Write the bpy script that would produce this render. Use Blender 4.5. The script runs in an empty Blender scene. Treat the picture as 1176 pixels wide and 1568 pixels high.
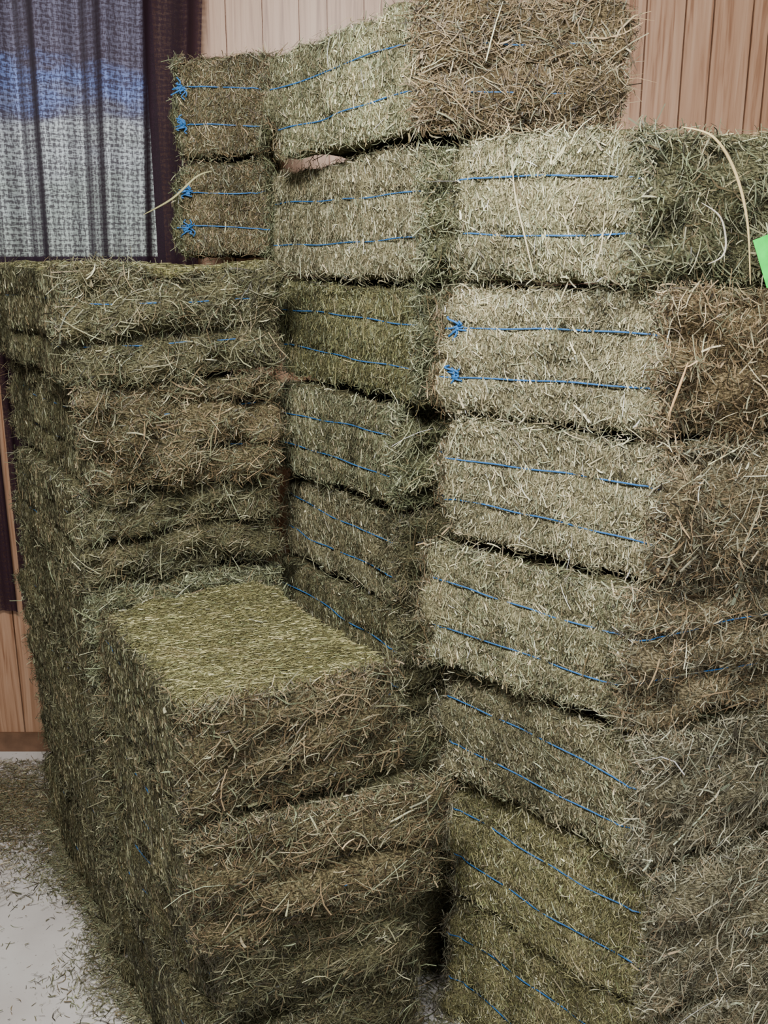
import bpy, bmesh, numpy as np, math
from mathutils import Vector

H = 2.35
rng = np.random.default_rng(11)

# ------------------------------------------------------------------ helpers
def new_mat(name):
    m = bpy.data.materials.new(name); m.use_nodes = True
    nt = m.node_tree; nt.nodes.clear()
    out = nt.nodes.new('ShaderNodeOutputMaterial')
    return m, nt, out

def ramp(nt, stops):
    r = nt.nodes.new('ShaderNodeValToRGB')
    e = r.color_ramp.elements
    while len(e) < len(stops): e.new(0.5)
    for k, (p, c) in enumerate(stops):
        e[k].position = p; e[k].color = (*c, 1) if len(c) == 3 else c
    return r

def mat_straw():
    m, nt, out = new_mat('hay_straw')
    a = nt.nodes.new('ShaderNodeAttribute'); a.attribute_name = 'Col'
    p = nt.nodes.new('ShaderNodeBsdfPrincipled')
    p.inputs['Roughness'].default_value = .5
    p.inputs['Specular IOR Level'].default_value = .35
    nt.links.new(a.outputs['Color'], p.inputs['Base Color'])
    nt.links.new(p.outputs[0], out.inputs[0])
    return m

def mat_base():
    m, nt, out = new_mat('hay_packed')
    L = nt.links
    uv = nt.nodes.new('ShaderNodeUVMap'); uv.uv_map = 'UVMap'
    vals = []
    for sc, rot in (((420, 80, 1), 0.15), ((420, 100, 1), -0.5), ((110, 320, 1), 0.3)):
        mp = nt.nodes.new('ShaderNodeMapping'); mp.inputs['Scale'].default_value = sc
        mp.inputs['Rotation'].default_value = (0, 0, rot)
        n = nt.nodes.new('ShaderNodeTexNoise'); n.inputs['Scale'].default_value = 1
        n.inputs['Detail'].default_value = 3
        L.new(uv.outputs[0], mp.inputs[0]); L.new(mp.outputs[0], n.inputs['Vector'])
        vals.append(n.outputs[0])
    mx = nt.nodes.new('ShaderNodeMath'); mx.operation = 'MAXIMUM'
    L.new(vals[0], mx.inputs[0]); L.new(vals[1], mx.inputs[1])
    mx2 = nt.nodes.new('ShaderNodeMath'); mx2.operation = 'MULTIPLY_ADD'
    L.new(vals[2], mx2.inputs[0]); mx2.inputs[1].default_value = .45; L.new(mx.outputs[0], mx2.inputs[2])
    r = ramp(nt, [(.62, (.08, .075, .06)), (.77, (.46, .44, .40)), (.92, (1.4, 1.35, 1.25))])
    L.new(mx2.outputs[0], r.inputs[0])
    a = nt.nodes.new('ShaderNodeAttribute'); a.attribute_name = 'Col'
    mul = nt.nodes.new('ShaderNodeMix'); mul.data_type = 'RGBA'; mul.blend_type = 'MULTIPLY'
    mul.inputs[0].default_value = 1
    L.new(a.outputs['Color'], mul.inputs[6]); L.new(r.outputs[0], mul.inputs[7])
    p = nt.nodes.new('ShaderNodeBsdfPrincipled'); p.inputs['Roughness'].default_value = .85
    p.inputs['Specular IOR Level'].default_value = .1
    b = nt.nodes.new('ShaderNodeBump'); b.inputs['Strength'].default_value = .9; b.inputs['Distance'].default_value = .004
    L.new(mx2.outputs[0], b.inputs['Height']); L.new(b.outputs[0], p.inputs['Normal'])
    L.new(mul.outputs[2], p.inputs['Base Color']); L.new(p.outputs[0], out.inputs[0])
    return m

def mat_simple(name, col, rough=.6, spec=.3, noise=None):
    m, nt, out = new_mat(name)
    p = nt.nodes.new('ShaderNodeBsdfPrincipled')
    p.inputs['Roughness'].default_value = rough; p.inputs['Specular IOR Level'].default_value = spec
    if noise:
        n = nt.nodes.new('ShaderNodeTexNoise'); n.inputs['Scale'].default_value = noise
        n.inputs['Detail'].default_value = 5
        tc = nt.nodes.new('ShaderNodeTexCoord'); nt.links.new(tc.outputs['Object'], n.inputs['Vector'])
        r = ramp(nt, [(.3, tuple(c*.75 for c in col)), (.7, tuple(min(1, c*1.15) for c in col))])
        nt.links.new(n.outputs[0], r.inputs[0]); nt.links.new(r.outputs[0], p.inputs['Base Color'])
    else:
        p.inputs['Base Color'].default_value = (*col, 1)
    nt.links.new(p.outputs[0], out.inputs[0])
    return m

M_BASE, M_STRAW = mat_base(), mat_straw()
M_TWINE = mat_simple('blue_twine', (.035, .16, .42), .5, .3, 300)

def build_mesh(name, V, F, MI, COL, UV=None, mats=(), smooth=None):
    me = bpy.data.meshes.new(name)
    nv, nf = len(V), len(F)
    me.vertices.add(nv); me.vertices.foreach_set('co', V.astype(np.float32).ravel())
    me.loops.add(nf*4); me.loops.foreach_set('vertex_index', F.astype(np.int32).ravel())
    me.polygons.add(nf); me.polygons.foreach_set('loop_start', np.arange(0, nf*4, 4, dtype=np.int32))
    me.polygons.foreach_set('material_index', MI.astype(np.int32))
    if smooth is not None: me.polygons.foreach_set('use_smooth', smooth)
    me.update(calc_edges=True)
    at = me.attributes.new('Col', 'FLOAT_COLOR', 'POINT')
    c4 = np.ones((nv, 4), np.float32); c4[:, :3] = COL
    at.data.foreach_set('color', c4.ravel())
    if UV is not None:
        ul = me.uv_layers.new(name='UVMap')
        ul.data.foreach_set('uv', UV[F.ravel()].astype(np.float32).ravel())
    for m in mats: me.materials.append(m)
    ob = bpy.data.objects.new(name, me); bpy.context.collection.objects.link(ob)
    return ob

class Acc:
    def __init__(s): s.V=[];s.F=[];s.M=[];s.C=[];s.U=[];s.S=[];s.n=0
    def add(s, V, F, mi, C, U=None, smooth=False):
        s.V.append(V); s.F.append(F+s.n); s.M.append(np.full(len(F), mi)); s.C.append(C)
        s.U.append(U if U is not None else np.zeros((len(V), 2))); s.S.append(np.full(len(F), smooth))
        s.n += len(V)
    def obj(s, name, mats):
        return build_mesh(name, np.concatenate(s.V), np.concatenate(s.F), np.concatenate(s.M),
                          np.concatenate(s.C), np.concatenate(s.U), mats, np.concatenate(s.S))

def norm(a): return a/np.maximum(np.linalg.norm(a, axis=-1, keepdims=True), 1e-9)

def sines(n, f0, f1, ani=(1, 1, 1)):
    k = norm(rng.normal(size=(n, 3)))*rng.uniform(f0, f1, (n, 1))*np.array(ani)
    ph = rng.uniform(0, 6.28, n)
    return lambda p: np.sin(p@k.T+ph).sum(-1)/math.sqrt(n)

PAL = dict(
 cut  =(np.array([(.62,.52,.33),(.46,.42,.27),(.82,.73,.50),(.31,.32,.20),(.37,.28,.16),(.10,.08,.045),(.44,.46,.30),(.60,.45,.30)]),
        np.array([.22,.20,.12,.14,.12,.12,.07,.04])),
 green=(np.array([(.36,.37,.22),(.45,.46,.30),(.23,.25,.14),(.64,.59,.38),(.25,.19,.10),(.07,.07,.04)]),
        np.array([.26,.18,.2,.10,.14,.13])),
 olive=(np.array([(.29,.26,.15),(.20,.19,.105),(.38,.35,.21),(.25,.175,.095),(.06,.05,.028),(.62,.56,.36),(.28,.31,.18)]),
        np.array([.23,.22,.12,.15,.16,.06,.09])),
 grey =(np.array([(.38,.33,.23),(.27,.24,.165),(.50,.45,.33),(.31,.215,.13),(.075,.06,.038),(.72,.66,.50),(.32,.34,.24)]),
        np.array([.24,.20,.14,.15,.14,.06,.07])),
 brown=(np.array([(.36,.25,.135),(.26,.175,.09),(.46,.34,.19),(.26,.25,.15),(.07,.046,.025),(.64,.54,.34),(.33,.32,.20)]),
        np.array([.24,.20,.14,.14,.15,.06,.07])),
 gold =(np.array([(.48,.42,.21),(.38,.345,.165),(.58,.52,.30),(.28,.27,.13),(.13,.11,.05),(.72,.65,.40),(.35,.38,.18)]),
        np.array([.26,.22,.14,.15,.11,.05,.07])))
for k_ in PAL:
    c_, w_ = PAL[k_]
    lum = (c_*np.array([.3, .59, .11])).sum(1, keepdims=True)
    ds = dict(cut=.12, green=.06, olive=.10, grey=.10, brown=.06, gold=.0)[k_]
    gm = np.array([.955, 1.015, .94]) if k_ != 'brown' else np.array([.98, 1.0, .97])
    PAL[k_] = ((c_*(1-ds)+lum*ds)*gm, w_)
def mix_pal(a, b, t):
    return np.concatenate([PAL[a][0], PAL[b][0]]), np.concatenate([PAL[a][1]/PAL[a][1].sum()*(1-t), PAL[b][1]/PAL[b][1].sum()*t])
PAL['cutgreen'] = mix_pal('cut', 'green', .3)
PAL['cutgold'] = mix_pal('cut', 'gold', .6)
PAL['cutolive'] = mix_pal('cut', 'olive', .4)
PAL['greengold'] = mix_pal('green', 'gold', .5)
PAL['greencut'] = mix_pal('green', 'cut', .45)
PAL['greenolive'] = mix_pal('green', 'olive', .5)
PAL['brownolive'] = mix_pal('brown', 'olive', .5)
PAL['browngrey'] = mix_pal('brown', 'grey', .5)

TAU = np.array([-.5, -.17, .17, .5])
def straw_geo(P, D, N, L, W, bend, twist=.6):
    n = len(P)
    D = norm(D)
    S0 = norm(np.cross(D, N)); N0 = norm(np.cross(S0, D))
    ph = rng.normal(0, twist, (n, 1))
    S = S0*np.cos(ph)+N0*np.sin(ph)
    be = rng.normal(0, 1, (n, 1))*bend
    be2 = rng.normal(0, 1, (n, 1))*bend*.4
    V = np.empty((n, 4, 2, 3))
    for k, t in enumerate(TAU):
        c = P + D*L[:, None]*t + (S0*be+N0*be2)*L[:, None]*(t*t*4-.5)
        w = W[:, None]*(.5 if k < 3 else .2)
        V[:, k, 0] = c-S*w; V[:, k, 1] = c+S*w
    base = np.arange(n)[:, None]*8
    q = np.array([[0, 1, 3, 2], [2, 3, 5, 4], [4, 5, 7, 6]])
    F = (base[:, :, None]+q[None]).reshape(-1, 4)
    return V.reshape(-1, 3), F

def pick(pal, n):
    c, w = PAL[pal]
    return c[rng.choice(len(c), n, p=w/w.sum())]*rng.lognormal(0, .30, (n, 1))

ST = dict(
    cut =dict(d=38000, L=.0120, W=.0015, ang=90, sp=32, lift=.13, bend=.05, long=.04),
    end =dict(d=20000, L=.031, W=.0017, ang=10, sp=58, lift=.18, bend=.10, long=.09),
    top =dict(d=42000, L=.011, W=.0014, ang=80, sp=28, lift=.04, bend=.05, long=.02),
)

bale_count = 0
def hay_bale(q00, q10, q11, q01, z0, z1, y0='cut', x1='brown', top=None, tone=1.0, dens=1.0, tone_end=None,
             strings=(.32, .68), twineface=.0048, twineend=-.012, knots=False, tilt=0., y0style='cut', endbulge=.02,
             tufts=1.0, grooves=(), lumps=1.0, ygroove=.25):
    """q00..q01 plan corners: string face runs q00->q10, end face q10->q11."""
    global bale_count
    tone_end = tone_end or tone
    q = np.array([q00, q10, q11, q01], float)
    a = (np.linalg.norm(q[1]-q[0])+np.linalg.norm(q[2]-q[3]))/2
    b = (np.linalg.norm(q[2]-q[1])+np.linalg.norm(q[3]-q[0]))/2
    c = z1-z0
    dims = np.array([a, b, c]); half = dims/2; r = .036
    nl, nm, nh = sines(7, 6, 16), sines(12, 35, 80), sines(16, 110, 260)
    nlump = sines(10, 22, 48, (1, 1, 1.6)); nfx = sines(8, 40, 150, (1, .1, .06))
    colv, colp, colx = sines(6, 8, 20), sines(8, 30, 60), sines(8, 40, 140, (1, .1, .1))
    zs = [(-.5+t)*c for t in strings]
    gv = [((-.5+g)*c, dpt) for g, dpt in grooves]
    wob = sines(5, 5, 14, (1, 1, .1)); gmod = sines(5, 6, 16, (1, 1, .1))
    def surf(p):
        qq = np.clip(p, -(half-r), half-r); d = p-qq; n = norm(d)
        P = qq+n*r
        side = 1-np.abs(n[:, 2]); en = np.abs(n[:, 0])
        disp = .010*nl(P)+.005*nm(P)+.0025*nh(P)
        disp += en*.013*lumps*nlump(P)
        disp += np.abs(n[:, 1])*.0035*nfx(P)+np.abs(n[:, 2])*.003*nfx(P)*(0 if top else 1)
        for z in zs: disp -= .009*np.exp(-((P[:, 2]-z)/.014)**2)*side*(1-.6*en)
        for z, dp in gv:
            disp -= dp*np.exp(-((P[:, 2]-z-.016*wob(P))/.015)**2)*side*(ygroove+(1-ygroove)*en)*np.clip(.75+.6*gmod(P), 0, 1.4)
        disp += endbulge*en*(1-(P[:, 2]/half[2])**2)
        disp += .008*side*(1-(P[:, 2]/half[2])**2)
        disp -= .012
        return P+n*disp[:, None], n
    def world(P):
        u = P[:, 0:1]/a+.5; v = P[:, 1:2]/b+.5
        xy = (1-u)*(1-v)*q[0]+u*(1-v)*q[1]+u*v*q[2]+(1-u)*v*q[3]
        z = H+z0+(P[:, 2:3]+half[2])+tilt*(u-.5)
        z = np.maximum(z, .002)
        return np.concatenate([xy, z], 1)
    A = Acc()
    faces = {'y0': (1, -1, 0, 2), 'y1': (1, 1, 0, 2), 'x1': (0, 1, 1, 2), 'x0': (0, -1, 1, 2), 'z1': (2, 1, 0, 1), 'z0': (2, -1, 0, 1)}
    pals = {'y0': y0, 'y1': 'brown', 'x1': x1, 'x0': x1, 'z1': top or 'olive', 'z0': 'olive'}
    for f, (ax, sg, i, j) in faces.items():
        tn = tone_end if f[0] == 'x' else (tone if f != 'z1' or not top else .9)
        ni, nj = max(4, int(dims[i]/.010)), max(4, int(dims[j]/.010))
        S, T = np.meshgrid(np.linspace(-1, 1, ni+1), np.linspace(-1, 1, nj+1), indexing='ij')
        p = np.zeros((S.size, 3)); p[:, ax] = sg*half[ax]; p[:, i] = S.ravel()*half[i]; p[:, j] = T.ravel()*half[j]
        P, n = surf(p)
        idx = np.arange(S.size).reshape(S.shape)
        F = np.stack([idx[:-1, :-1], idx[1:, :-1], idx[1:, 1:], idx[:-1, 1:]], -1).reshape(-1, 4)
        flip = (sg > 0) == ((ax, i, j) in ((1, 0, 2),))
        if flip: F = F[:, ::-1]
        cc, ww = PAL[pals[f]]
        mean = (cc*ww[:, None]).sum(0)
        mod = np.clip(1+.14*colv(P)+.10*colp(P)+(.14*colx(P) if f[0] == 'y' else 0), .5, 1.6)[:, None]
        C = mean*mod*tn*.8
        UV = np.stack([P[:, i], P[:, j]], 1)
        if f in ('x1', 'x0'): UV = UV[:, ::-1]
        A.add(world(P), F, 0, C, UV+rng.uniform(0, 5, 2), True)
        if f in ('y0', 'x1', 'z1', 'x0'):
            st = ST['end'] if f[0] == 'x' else ST[y0style] if f == 'y0' else (ST['top'] if top else ST['end'])
            area = dims[i]*dims[j]
            k = {'y0': 1, 'x1': 1, 'z1': 1 if top else .2, 'x0': .25}[f]
            N = int(area*st['d']*k*dens)
            p = np.zeros((N, 3)); p[:, ax] = sg*half[ax]
            p[:, i] = rng.uniform(-1, 1, N)*half[i]; p[:, j] = rng.uniform(-1, 1, N)*half[j]
            P, n = surf(p)
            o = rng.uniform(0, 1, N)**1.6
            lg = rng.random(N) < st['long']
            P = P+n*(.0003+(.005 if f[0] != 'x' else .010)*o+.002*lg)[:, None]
            th = np.radians(st['ang'])+rng.normal(0, 1, N)*np.radians(st['sp'])
            if f[0] == 'x': th += .8*nl(P)
            else: th += .25*nl(P)
            rnd = rng.random(N) < .2
            th[rnd] = rng.uniform(0, 6.28, rnd.sum())
            D = np.zeros((N, 3)); D[:, i] = np.cos(th); D[:, j] = np.sin(th)
            D += n*(rng.normal(0, 1, (N, 1))*st['lift']*np.where(lg, .35, 1)[:, None])
            L = st['L']*rng.lognormal(0, .48, N)*np.where(lg, 2.5, 1); L = np.minimum(L, .14)
            W = st['W']*rng.lognormal(0, .40, N)
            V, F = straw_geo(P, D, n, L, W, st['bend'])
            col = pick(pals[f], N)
            mod = np.clip(1+.16*colv(P)+.14*colp(P)+(.16*colx(P) if f[0] == 'y' else 0), .4, 1.7)*(.40+.74*o)*np.where(lg, 1.45, 1)  # deeper straws get darker colour: crevice occlusion painted in
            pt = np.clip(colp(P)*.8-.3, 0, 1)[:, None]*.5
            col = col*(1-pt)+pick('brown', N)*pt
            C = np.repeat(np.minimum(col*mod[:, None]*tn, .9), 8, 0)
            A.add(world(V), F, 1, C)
    edges = [('h', 1, -1, 1), ('h', 1, -1, -1), ('v', 1, -1, 0), ('v', -1, -1, 0), ('e', 1, 0, 1), ('e', 1, 0, -1), ('v', 1, 1, 0)]
    for kind, sx, sy, sz in edges:
        ln = {'h': a, 'v': c, 'e': b}[kind]
        N = int(ln*1350*dens*tufts*(1.3 if kind != 'h' else .5))
        t = rng.uniform(-1, 1, N)
        p = np.zeros((N, 3))
        if kind == 'h': p[:, 0] = t*half[0]; p[:, 1] = -half[1]; p[:, 2] = sz*half[2]
        if kind == 'v': p[:, 0] = sx*half[0]; p[:, 1] = sy*half[1]; p[:, 2] = t*half[2]
        if kind == 'e': p[:, 0] = half[0]; p[:, 1] = t*half[1]; p[:, 2] = sz*half[2]
        P, n = surf(p)
        P = P+rng.normal(0, .010, (N, 3))
        D = rng.normal(0, 1, (N, 3)); D -= n*(D*n).sum(1, keepdims=True)*.6
        L = .025*rng.lognormal(0, .5, N); L = np.minimum(L, .09)
        V, F = straw_geo(P+n*.001, D, n+rng.normal(0, .3, (N, 3)), L, .0017*rng.lognormal(0, .35, N), .12)
        pal = y0 if kind == 'h' else x1
        col = pick(pal, N)
        C = np.repeat(np.minimum(col*rng.uniform(.35, 1.1, (N, 1))*(tone if kind == 'h' else tone_end), .9), 8, 0)
        A.add(world(V), F, 1, C)
    def tube(P, n, rad):
        T = norm(np.gradient(P, axis=0)); S = norm(np.cross(T, n)); Nn = norm(np.cross(S, T))
        K = 6; V = []
        for k in range(K):
            an = 2*math.pi*k/K
            V.append(P+rad*(math.cos(an)*S+math.sin(an)*Nn))
        V = np.stack(V, 1).reshape(-1, 3)
        m = len(P); I = np.arange(m-1)[:, None]*K; k = np.arange(K)[None]
        F = np.stack([I+k, I+(k+1) % K, I+K+(k+1) % K, I+K+k], -1).reshape(-1, 4)
        A.add(world(V), F, 2, np.ones((len(V), 3))*.5, None, True)
    for z in zs:
        for f, off in (('y0', twineface), ('x1', twineend), ('y1', .004), ('x0', .003)):
            ax, sg, i, j = faces[f]
            m = int(dims[i]/.015)
            t = np.linspace(-.985, .985, m)
            p = np.zeros((m, 3)); p[:, ax] = sg*half[ax]; p[:, i] = t*half[i]
            p[:, 2] = z+.006*np.sin(t*2+rng.uniform(0, 6))+.0025*np.sin(t*9+rng.uniform(0, 6))
            P, n = surf(p)
            ker = np.ones(9)/9
            for cc_ in (0, 1, 2):
                s = np.convolve(np.pad(P[:, cc_], 4, mode='edge'), ker, 'valid')
                P[4:-4, cc_] = s[4:-4]
            offv = off+.0024*np.sin(t*rng.uniform(4, 8)+rng.uniform(0, 6))-.004*np.abs(t)**6
            tube(P+n*offv[:, None], n, .0020)
    if knots:
        for z in zs:
            for kk in range(10):
                m = 8
                t = np.linspace(0, 1, m)[:, None]
                st0 = np.array([-half[0]*.86+rng.normal(0, .006), -half[1]-.004, z+rng.normal(0, .004)])
                d = norm(np.array([rng.normal(.2, .7), -.10, rng.normal(0, 1)]))
                P = st0+d*t*rng.uniform(.010, .038)+np.array([0, -.006, 0])*np.sin(t*3.1)+np.array([.010, 0, 0])*np.sin(t*rng.uniform(3, 7))
                tube(P, np.tile([0, -1., .1], (m, 1)), .0024)
    A.obj('hay_bale', [M_BASE, M_STRAW, M_TWINE])
    bale_count += 1

def quad(E, C, dv, dv2=None):
    dv2 = dv2 or dv
    return (E, C, (C[0]+dv[0], C[1]+dv[1]), (E[0]+dv2[0], E[1]+dv2[1]))

# ------------------------------------------------------------------ right tower
RZ = [.285, -.046, -.375, -.705, -1.075, -1.43, -1.86, -2.35]
RE = [(.165, 2.36), (.150, 2.38), (.140, 2.40), (.108, 2.43), (.170, 2.46), (.195, 2.50), (.20, 2.53)]
RC = [(.525, 2.02), (.585, 2.00), (.600, 1.99), (.555, 2.00), (.600, 1.99), (.655, 1.98), (.69, 1.98)]
REND = ['greenolive', 'brown', 'browngrey', 'browngrey', 'grey', 'grey', 'grey']
RY = ['cutgreen', 'cut', 'cut', 'cutgreen', 'cutolive', 'cutgold', 'cutgold']
for k in range(7):
    hay_bale(*quad(RE[k], RC[k], (.65, .30)), RZ[k+1], RZ[k]-.004, y0=RY[k],
             x1=REND[k], knots=(k == 1), tilt=-.02 if k == 0 else 0, lumps=1.6,
             tone=[1.0, .95, .94, 1.0, .95, .88, .80][k], tone_end=[.75, .85, .9, .9, 1.0, 1.05, 1.05][k], twineend=.003 if k == 3 else -.012,
             grooves=[((.6, .015),), ((.45, .02),), ((.8, .02),), ((.25, .03),), ((.5, .02),), ((.3, .02),), ()][k])

# ------------------------------------------------------------------ middle tower
hay_bale((-.36, 3.13), (.085, 2.62), (.63, 2.66), (.20, 3.19), .305, .625, y0='greencut', x1='brown', tilt=.03, twineend=-.003,
         tone=1.0, tone_end=.85, lumps=1.5, grooves=((.45, .02),))
MZ = [.300, -.055, -.395, -.725, -1.045, -1.38, -1.70, -2.02, -2.35]
MC = [(.10, 2.62), (.09, 2.64), (.03, 2.72), (.04, 2.72), (.05, 2.70), (.07, 2.68), (.07, 2.68), (.07, 2.68)]
for k in range(8):
    E = (-.40+.03*(k % 2), 3.40-.02*(k % 3))
    hay_bale(*quad(E, MC[k], (.40, .25)), MZ[k+1], MZ[k]-.004, y0=['cut', 'greengold', 'greencut', 'cutolive', 'olive'][min(k, 4)],
             x1='green' if k < 3 else 'olive', dens=1 if k < 6 else .5, tone=[.92, .72, .78, .78, .8, .8, .8, .8][k])

# ------------------------------------------------------------------ column on the left stack
for k, (a_, b_) in enumerate(((.335, .66), (.01, .33))):
    hay_bale((-.70, 3.40), (-.385, 3.37), (-.40, 3.86), (-.72, 3.88), a_, b_, y0='brownolive', x1='green', knots=True, tone=.74)

# ------------------------------------------------------------------ left stack
d1 = np.array([-.526, .85])
LZ = [-.003, -.345, -.675, -1.005, -1.345, -1.68, -2.01, -2.35]
K1 = [(-.915, 2.74), (-.89, 2.78), (-.94, 2.80), (-.93, 2.80), (-.93, 2.80), (-.93, 2.80), (-.93, 2.80)]
K2 = [(-.325, 3.08), (-.33, 3.10), (-.36, 3.12), (-.35, 3.12), (-.35, 3.12), (-.35, 3.12), (-.35, 3.12)]
GR = [((.36, .055), (.75, .02)), ((.30, .03), (.72, .05)), ((.45, .06), (.8, .02)), ((.5, .03),), (), (), ()]
for k in range(7):
    s = [1.11, 1.08, .98, 1.0, .98, 1.0, 1.0][k]
    a_, b_ = np.array(K1[k]), np.array(K2[k])
    hay_bale(tuple(a_+d1*s), tuple(a_), tuple(b_), tuple(b_+d1*s), LZ[k+1], LZ[k]-.003, y0='olive',
             x1=['olive', 'brownolive', 'olive', 'green', 'olive', 'olive', 'olive'][k], twineend=-.004 if k == 0 else -.012, twineface=-.003, top='gold' if k == 0 else None,
             tone=.75, tone_end=.80, dens=.9, grooves=GR[k], lumps=2.0, tilt=[0, -.01, .01, 0, 0, 0, 0][k])

# ------------------------------------------------------------------ front stack
hay_bale((-.873, 2.691), (-.462, 1.984), (.054, 2.279), (-.405, 2.968), -1.325, -1.0, y0='olive', x1='brownolive', top='gold', tone=.78, tone_end=.76, twineface=-.001, lumps=1.8)
hay_bale((-.86, 2.69), (-.462, 1.985), (.15, 2.25), (-.33, 2.96), -1.655, -1.33, y0='olive', x1='brownolive', tone=.78, tone_end=.84, twineface=-.001, tufts=1.4, lumps=2.2, grooves=((.5, .02),))
hay_bale((-.85, 2.69), (-.42, 2.06), (.10, 2.31), (-.36, 2.97), -2.0, -1.66, y0='olive', x1='olive', tone=.72, twineface=-.001, lumps=1.8)
hay_bale((-.87, 2.69), (-.43, 2.04), (.10, 2.33), (-.36, 2.97), -2.35, -2.005, y0='olive', x1='olive', tone=.72, twineface=-.001, lumps=1.8)

# ------------------------------------------------------------------ loose straws
def long_straw(pts, w, col, acc):
    P = np.array(pts, float)
    t = np.linspace(0, len(P)-1, 24)
    i = np.clip(t.astype(int), 0, len(P)-2); f = (t-i)[:, None]
    p0 = P[np.clip(i-1, 0, len(P)-1)]; p1 = P[i]; p2 = P[i+1]; p3 = P[np.clip(i+2, 0, len(P)-1)]
    Q = .5*((2*p1)+(-p0+p2)*f+(2*p0-5*p1+4*p2-p3)*f**2+(-p0+3*p1-3*p2+p3)*f**3)
    T = norm(np.gradient(Q, axis=0)); n = np.array([0, -1., .1]); S = norm(np.cross(T, n)); N = norm(np.cross(S, T))
    K = 6; V = []
    ww = w*np.sin(np.linspace(.25, 2.9, 24))[:, None]
    for k in range(K):
        an = 2*math.pi*k/K; V.append(Q+ww*(math.cos(an)*S+.4*math.sin(an)*N))
    V = np.stack(V, 1).reshape(-1, 3); I = np.arange(23)[:, None]*K; k = np.arange(K)[None]
    F = np.stack([I+k, I+(k+1) % K, I+K+(k+1) % K, I+K+k], -1).reshape(-1, 4)
    acc.add(V, F, 0, np.tile(col, (len(V), 1)), None, True)
A = Acc()
long_straw([(.585, 1.99, H+.255), (.64, 1.97, H+.235), (.692, 1.98, H+.174), (.727, 1.98, H+.077), (.745, 1.98, H-.045)], .0034, (.60, .47, .22), A)
long_straw([(.645, 2.02, H+.115), (.685, 2.02, H+.088), (.705, 2.03, H+.04), (.700, 2.03, H+.01), (.668, 2.02, H-.006)], .0022, (.62, .58, .48), A)
long_straw([(.28, 2.21, H+.228), (.29, 2.20, H+.14), (.315, 2.18, H+.04), (.335, 2.165, H-.04)], .0021, (.64, .57, .36), A)
long_straw([(.455, 2.045, H+.10), (.452, 2.045, H+.03), (.44, 2.05, H-.01)], .0018, (.64, .57, .36), A)
long_straw([(-.80, 3.30, H+.15), (-.70, 3.29, H+.20), (-.62, 3.31, H+.27), (-.57, 3.33, H+.29)], .0042, (.38, .36, .18), A)
long_straw([(.625, 1.96, H-.20), (.605, 1.95, H-.26), (.59, 1.95, H-.31)], .003, (.60, .38, .18), A)
A.obj('loose_hay_stalk', [M_STRAW])

# ------------------------------------------------------------------ scattered hay on floor
A = Acc()
FOOT = [[(-.83, 2.67), (-.44, 2.06), (.08, 2.31), (-.38, 2.93)],
        [(-1.42, 3.62), (-.91, 2.80), (-.37, 3.12), (-.87, 3.93)],
        [(.20, 2.53), (.69, 1.98), (1.34, 2.28), (.85, 2.83)],
        [(-.40, 3.38), (.07, 2.68), (.47, 2.93), (0., 3.63)]]
def outside(xy):
    keep = np.ones(len(xy), bool)
    for poly in FOOT:
        ins = np.ones(len(xy), bool); P = np.array(poly); c = P.mean(0)
        P = c+(P-c)*.93
        for k in range(4):
            e = P[(k+1) % 4]-P[k]; d = xy-P[k]
            ins &= (e[0]*d[:, 1]-e[1]*d[:, 0]) > 0
        keep &= ~ins
    return keep
def floor_straws(N, fx, pal='olive'):
    xy = fx(N)
    xy = xy[(xy[:, 1] < 4.15) & (xy[:, 0] > -3.2)]
    xy = xy[outside(xy)]
    P = np.concatenate([xy, rng.uniform(.002, .012, (len(xy), 1))], 1); N = len(P)
    th = rng.uniform(0, 6.28, N); D = np.stack([np.cos(th), np.sin(th), rng.normal(0, .06, N)], 1)
    V, F = straw_geo(P, D, np.tile([0, 0, 1.], (N, 1)), .022*rng.lognormal(0, .5, N), .0020*rng.lognormal(0, .35, N), .12)
    V[:, 2] = np.maximum(V[:, 2], .001)
    A.add(V, F, 0, np.repeat(pick(pal, N)*.7, 8, 0))
def near_left(N):
    t = rng.uniform(-.5, 2.0, N); off = rng.exponential(.045, N)
    off *= 1+.5*np.sin(t*9)
    b0 = np.array([-.42, 2.0]); n = np.array([-.85, -.526])
    return b0+d1*t[:, None]+n*off[:, None]
def front_gap(N): return np.stack([rng.uniform(-.6, .9, N), rng.uniform(1.4, 2.9, N)], 1)
def spec(N): return np.stack([rng.uniform(-3, 0, N), rng.uniform(1.2, 4.1, N)], 1)
floor_straws(18000, near_left); floor_straws(34000, front_gap); floor_straws(1500, spec)
floor_straws(22000, lambda N: np.stack([rng.normal(-1.75, .26, N), rng.normal(3.74, .22, N)], 1), 'brownolive')
A.obj('scattered_hay', [M_STRAW])

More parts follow.
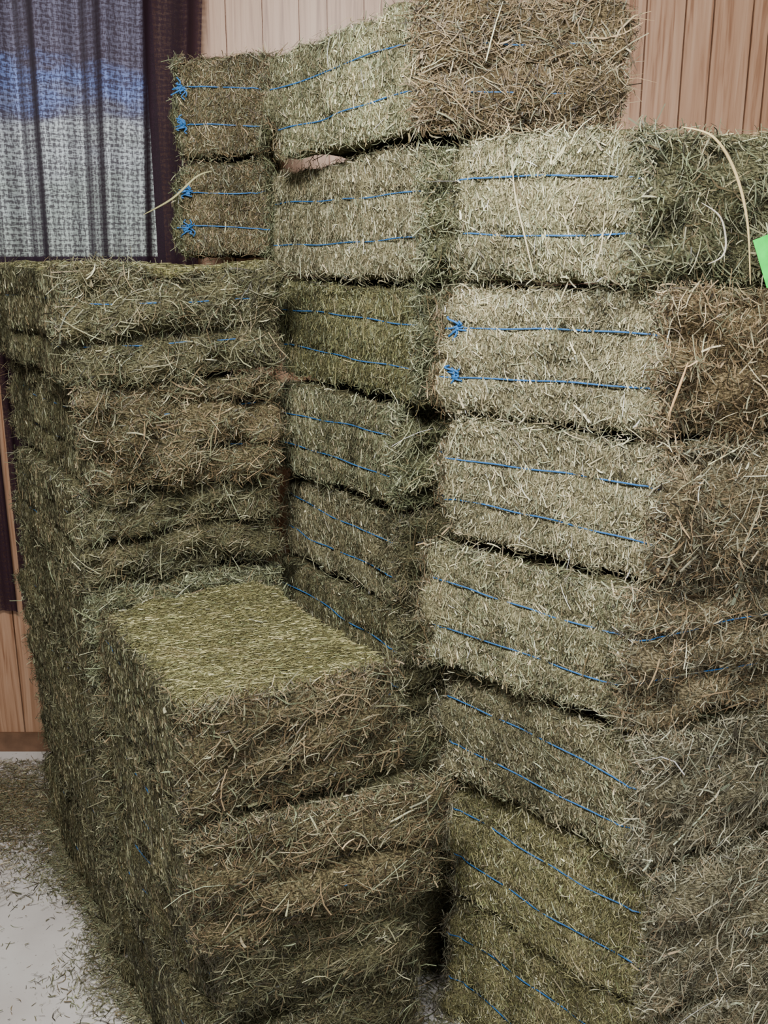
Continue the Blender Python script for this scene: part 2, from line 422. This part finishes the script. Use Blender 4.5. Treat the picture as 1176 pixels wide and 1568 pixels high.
# ------------------------------------------------------------------ green tag
def box_bm(bm, lo, hi):
    vs = [bm.verts.new((x, y, z)) for x in (lo[0], hi[0]) for y in (lo[1], hi[1]) for z in (lo[2], hi[2])]
    for f in ((0, 1, 3, 2), (4, 6, 7, 5), (0, 4, 5, 1), (2, 3, 7, 6), (0, 2, 6, 4), (1, 5, 7, 3)):
        bm.faces.new([vs[i] for i in f])
def bm_obj(name, bm, mat):
    bmesh.ops.recalc_face_normals(bm, faces=bm.faces)
    me = bpy.data.meshes.new(name); bm.to_mesh(me); bm.free()
    if mat: me.materials.append(mat)
    o = bpy.data.objects.new(name, me); bpy.context.collection.objects.link(o)
    return o
bm = bmesh.new()
o0 = np.array([.732, 1.955, H+.040]); ux = np.array([.93, .25, .36]); uz = np.array([.38, .02, -.92])
n = 8
g = [[bm.verts.new(tuple(o0+ux*.16*i/n+uz*.10*j/4+np.array([0, -.006*math.sin(i*.9), 0]))) for j in range(5)] for i in range(n+1)]
for i in range(n):
    for j in range(4): bm.faces.new((g[i][j], g[i+1][j], g[i+1][j+1], g[i][j+1]))
tag = bm_obj('green_paper_tag', bm, mat_simple('green_paper', (.015, .72, .07), .6, .2, 40))
sm = tag.modifiers.new('s', 'SOLIDIFY'); sm.thickness = .0008

# ------------------------------------------------------------------ room
X0, X1, Y0, Y1, ZC = -3.4, 3.2, -2.6, 4.25, 4.1
def mat_floor():
    m, nt, out = new_mat('painted_concrete')
    L = nt.links; tc = nt.nodes.new('ShaderNodeTexCoord')
    n = nt.nodes.new('ShaderNodeTexNoise'); n.inputs['Scale'].default_value = 3; n.inputs['Detail'].default_value = 6
    v = nt.nodes.new('ShaderNodeTexNoise'); v.inputs['Scale'].default_value = 45; v.inputs['Detail'].default_value = 3
    L.new(tc.outputs['Object'], n.inputs['Vector']); L.new(tc.outputs['Object'], v.inputs['Vector'])
    r = ramp(nt, [(.3, (.60, .56, .53)), (.7, (.76, .73, .70))]); L.new(n.outputs[0], r.inputs[0])
    r2 = ramp(nt, [(.27, (.35, .3, .25)), (.36, (1, 1, 1))]); L.new(v.outputs[0], r2.inputs[0])
    mul = nt.nodes.new('ShaderNodeMix'); mul.data_type = 'RGBA'; mul.blend_type = 'MULTIPLY'; mul.inputs[0].default_value = 1
    L.new(r.outputs[0], mul.inputs[6]); L.new(r2.outputs[0], mul.inputs[7])
    p = nt.nodes.new('ShaderNodeBsdfPrincipled'); p.inputs['Roughness'].default_value = .6
    L.new(mul.outputs[2], p.inputs['Base Color']); L.new(p.outputs[0], out.inputs[0])
    return m
def mat_wood():
    m, nt, out = new_mat('wood_panelling')
    L = nt.links; tc = nt.nodes.new('ShaderNodeTexCoord')
    at = nt.nodes.new('ShaderNodeAttribute'); at.attribute_name = 'plank'
    add = nt.nodes.new('ShaderNodeVectorMath'); add.operation = 'ADD'
    L.new(tc.outputs['Object'], add.inputs[0]); L.new(at.outputs['Vector'], add.inputs[1])
    mp = nt.nodes.new('ShaderNodeMapping'); mp.inputs['Scale'].default_value = (38, 4, 1.6)
    L.new(add.outputs[0], mp.inputs[0])
    n = nt.nodes.new('ShaderNodeTexNoise'); n.inputs['Scale'].default_value = 1; n.inputs['Detail'].default_value = 6
    n.inputs['Distortion'].default_value = 1.2
    L.new(mp.outputs[0], n.inputs['Vector'])
    r = ramp(nt, [(.30, (.24, .105, .05)), (.48, (.44, .25, .15)), (.7, (.54, .34, .225))]); L.new(n.outputs[0], r.inputs[0])
    p = nt.nodes.new('ShaderNodeBsdfPrincipled'); p.inputs['Roughness'].default_value = .4
    L.new(r.outputs[0], p.inputs['Base Color']); L.new(p.outputs[0], out.inputs[0])
    return m
WOOD = mat_wood()
bm = bmesh.new(); box_bm(bm, (X0, Y0, -.1), (X1, Y1+.15, 0)); bm_obj('floor', bm, mat_floor())
plaster = mat_simple('plaster', (.30, .29, .27), .8, .2, 4)
bm = bmesh.new(); box_bm(bm, (X0, Y0, ZC), (X1, Y1+.15, ZC+.1)); bm_obj('ceiling', bm, plaster)
bm = bmesh.new(); box_bm(bm, (X0-.1, Y0, 0), (X0, Y1+.15, ZC)); bm_obj('wall_left', bm, plaster)
bm = bmesh.new(); box_bm(bm, (X1, Y0, 0), (X1+.1, Y1+.15, ZC)); bm_obj('wall_right', bm, plaster)
bm = bmesh.new(); box_bm(bm, (X0, Y0-.1, 0), (X1, Y0, ZC)); bm_obj('wall_front', bm, plaster)
WX0, WX1, WZ0, WZ1 = -2.55, -.95, 2.335, 3.65
bm = bmesh.new(); lay = bm.verts.layers.float_vector.new('plank')
x = X0; prng = np.random.default_rng(3)
cuts = []
while x < X1:
    w = prng.choice([.07, .115, .15, .115, .16]); cuts.append((x, min(x+w, X1))); x += w
for xa, xb in cuts:
    rv = tuple(prng.uniform(0, 30, 3))
    def seg(a_, b_, z0_, z1_):
        if b_-a_ < .01: return
        s0 = len(bm.verts)
        box_bm(bm, (a_+.0035, Y1, z0_), (b_-.0035, Y1+.03, z1_))
        bm.verts.ensure_lookup_table()
        for v in bm.verts[s0:]: v[lay] = rv
    if xb <= WX0 or xa >= WX1: seg(xa, xb, 0, ZC)
    else:
        seg(xa, xb, 0, WZ0); seg(xa, xb, WZ1, ZC)
for lo, hi in (((X0, Y1+.02, 0), (WX0, Y1+.12, ZC)), ((WX1, Y1+.02, 0), (X1, Y1+.12, ZC)), ((WX0, Y1+.02, 0), (WX1, Y1+.12, WZ0)), ((WX0, Y1+.02, WZ1), (WX1, Y1+.12, ZC))):
    box_bm(bm, lo, hi)
bm_obj('wall_back', bm, WOOD)
bm = bmesh.new(); box_bm(bm, (X0, Y1-.015, 0), (X1, Y1, .10)); bm_obj('baseboard_back', bm, mat_simple('dark_wood', (.18, .10, .06), .5, .3, 20))
FR = mat_simple('window_frame_paint', (.12, .10, .11), .5, .3, 10)
bm = bmesh.new()
t = .035
for lo, hi in (((WX0, Y1+.02, WZ0), (WX0+t, Y1+.10, WZ1)), ((WX1-t, Y1+.02, WZ0), (WX1, Y1+.10, WZ1)), ((WX0+t, Y1+.02, WZ0), (WX1-t, Y1+.10, WZ0+t)),
               ((WX0+t, Y1+.02, WZ1-t), (WX1-t, Y1+.10, WZ1)), ((-1.79, Y1+.03, WZ0+t), (-1.75, Y1+.09, WZ1-t))):
    box_bm(bm, lo, hi)
bm_obj('window_1', bm, FR)

# curtain
def mat_curtain():
    m, nt, out = new_mat('woven_curtain')
    L = nt.links; uv = nt.nodes.new('ShaderNodeUVMap'); uv.uv_map = 'UVMap'
    outs = []
    for sc in ((230, 50, 1), (50, 190, 1)):
        mp = nt.nodes.new('ShaderNodeMapping'); mp.inputs['Scale'].default_value = sc
        n = nt.nodes.new('ShaderNodeTexNoise'); n.inputs['Scale'].default_value = 1; n.inputs['Detail'].default_value = 1
        L.new(uv.outputs[0], mp.inputs[0]); L.new(mp.outputs[0], n.inputs['Vector']); outs.append(n.outputs[0])
    sx = nt.nodes.new('ShaderNodeSeparateXYZ'); L.new(uv.outputs[0], sx.inputs[0])
    def wave(o, f):
        a = nt.nodes.new('ShaderNodeMath'); a.operation = 'MULTIPLY'; a.inputs[1].default_value = f; L.new(o, a.inputs[0])
        b = nt.nodes.new('ShaderNodeMath'); b.operation = 'SINE'; L.new(a.outputs[0], b.inputs[0]); return b.outputs[0]
    wz = wave(sx.outputs['Y'], 2*math.pi/.022); wx = wave(sx.outputs['X'], 2*math.pi/.022)
    wz2 = wave(sx.outputs['Y'], 2*math.pi/.11)
    def add(a, b, k=1.):
        q = nt.nodes.new('ShaderNodeMath'); q.operation = 'MULTIPLY_ADD'; L.new(b, q.inputs[0]); q.inputs[1].default_value = k; L.new(a, q.inputs[2]); return q.outputs[0]
    s = add(outs[0], outs[1]); s = add(s, wz, .10); s = add(s, wx, .09); s = add(s, wz2, .03)
    mr = nt.nodes.new('ShaderNodeMapRange'); mr.inputs['From Min'].default_value = .85; mr.inputs['From Max'].default_value = 1.2
    mr.inputs['To Min'].default_value = .07; mr.inputs['To Max'].default_value = .48
    L.new(s, mr.inputs[0])
    geo = nt.nodes.new('ShaderNodeNewGeometry')
    dt = nt.nodes.new('ShaderNodeVectorMath'); dt.operation = 'DOT_PRODUCT'
    L.new(geo.outputs['Normal'], dt.inputs[0]); L.new(geo.outputs['Incoming'], dt.inputs[1])
    ab = nt.nodes.new('ShaderNodeMath'); ab.operation = 'ABSOLUTE'; L.new(dt.outputs['Value'], ab.inputs[0])
    pw = nt.nodes.new('ShaderNodeMath'); pw.operation = 'POWER'; pw.inputs[1].default_value = 2.4; L.new(ab.outputs[0], pw.inputs[0])
    mu = nt.nodes.new('ShaderNodeMath'); mu.operation = 'MULTIPLY'; L.new(mr.outputs[0], mu.inputs[0]); L.new(pw.outputs[0], mu.inputs[1])
    d = nt.nodes.new('ShaderNodeBsdfDiffuse'); d.inputs[0].default_value = (.055, .030, .046, 1)
    tr = nt.nodes.new('ShaderNodeBsdfTranslucent'); tr.inputs[0].default_value = (.12, .10, .12, 1)
    tp = nt.nodes.new('ShaderNodeBsdfTransparent')
    m1 = nt.nodes.new('ShaderNodeMixShader'); m1.inputs[0].default_value = .45
    L.new(d.outputs[0], m1.inputs[1]); L.new(tr.outputs[0], m1.inputs[2])
    m2 = nt.nodes.new('ShaderNodeMixShader')
    L.new(mu.outputs[0], m2.inputs[0]); L.new(m1.outputs[0], m2.inputs[1]); L.new(tp.outputs[0], m2.inputs[2])
    L.new(m2.outputs[0], out.inputs[0])
    return m
CUR = mat_curtain()
def curtain(x0, x1, xt1, name, ph):
    nx, nz = 500, 30
    zz = np.linspace(.75, 3.78, nz); uu = np.linspace(0, 1, nx)
    U, Z = np.meshgrid(uu, zz, indexing='ij')
    xr = x1+(xt1-x1)*np.clip((Z-2.0)/1.6, 0, 1)**1.3
    X = x0+(xr-x0)*U
    s = U*(x1-x0)
    Y = Y1-.070+.044*np.sin(s*2*math.pi/.20+ph+.9*np.sin(s*7+ph)+.12*Z)+.010*np.sin(s*2*math.pi/.083+Z*.3)
    V = np.stack([X, Y, Z], -1).reshape(-1, 3)
    idx = np.arange(nx*nz).reshape(nx, nz)
    F = np.stack([idx[:-1, :-1], idx[1:, :-1], idx[1:, 1:], idx[:-1, 1:]], -1).reshape(-1, 4)
    UVv = np.stack([s.ravel()*1.35, Z.ravel()], 1)
    build_mesh(name, V, F, np.zeros(len(F)), np.ones((len(V), 3)), UVv, [CUR], np.ones(len(F), bool))
curtain(-1.71, -.80, -.70, 'curtain', .4)
curtain(-2.75, -1.725, -1.716, 'curtain', 2.)
bm = bmesh.new()
bmesh.ops.create_cone(bm, cap_ends=True, segments=16, radius1=.012, radius2=.012, depth=2.3)
rod = bm_obj('curtain_rod', bm, mat_simple('rod_metal', (.2, .18, .17), .4, .5))
rod.rotation_euler = (0, math.pi/2, 0); rod.location = (-1.75, Y1-.07, 3.79)

# ------------------------------------------------------------------ world (daylight outside)
w = bpy.data.worlds.new('World'); bpy.context.scene.world = w; w.use_nodes = True
nt = w.node_tree; bg = nt.nodes['Background']
tc = nt.nodes.new('ShaderNodeTexCoord'); sp = nt.nodes.new('ShaderNodeSeparateXYZ')
nt.links.new(tc.outputs['Generated'], sp.inputs[0])
mpw = nt.nodes.new('ShaderNodeMapping'); mpw.inputs['Scale'].default_value = (1, 1, 2.5)
nt.links.new(tc.outputs['Generated'], mpw.inputs[0])
nz_ = nt.nodes.new('ShaderNodeTexNoise'); nz_.inputs['Scale'].default_value = 16; nz_.inputs['Detail'].default_value = 5
nt.links.new(mpw.outputs[0], nz_.inputs['Vector'])
ma = nt.nodes.new('ShaderNodeMath'); ma.operation = 'MULTIPLY_ADD'; ma.inputs[1].default_value = .14
nt.links.new(nz_.outputs[0], ma.inputs[0]); nt.links.new(sp.outputs['Z'], ma.inputs[2])
r = ramp(nt, [(.0, (.50, .55, .45)), (.12, (.60, .70, .64)), (.18, (.80, .88, .90)), (.205, (.32, .36, .50)), (.232, (.26, .40, .90)), (.255, (.19, .19, .27)), (.5, (.17, .18, .25)), (1, (.2, .25, .35))])
nt.links.new(ma.outputs[0], r.inputs[0]); nt.links.new(r.outputs[0], bg.inputs[0]); bg.inputs[1].default_value = 2.2

# ------------------------------------------------------------------ lights
def area(name, loc, tgt, sx, sy, e, col):
    l = bpy.data.lights.new(name, 'AREA'); l.shape = 'RECTANGLE'; l.size = sx; l.size_y = sy; l.energy = e; l.color = col
    o = bpy.data.objects.new(name, l); bpy.context.collection.objects.link(o); o.location = loc
    o.rotation_euler = (Vector(tgt)-Vector(loc)).to_track_quat('-Z', 'Y').to_euler()
area('ceiling_light_key', (-.5, .4, 3.9), (.4, 2.5, 1.7), 1.0, .4, 185, (1, .975, .93))
area('added_fill_light', (1.0, -1.2, 3.95), (.4, 2.4, .8), 1.4, .8, 95, (.97, .98, 1))  # unseen fill lamp added to brighten the bale faces, no fixture

# ------------------------------------------------------------------ camera
cam = bpy.data.cameras.new('camera'); co = bpy.data.objects.new('camera', cam); bpy.context.collection.objects.link(co)
co.location = (0, 0, H); co.rotation_euler = (math.radians(90-14.83), 0, 0)
cam.sensor_fit = 'VERTICAL'; cam.sensor_height = 36; cam.lens = 1450/1568*36; cam.clip_start = .05
bpy.context.scene.camera = co
print('bales', bale_count)
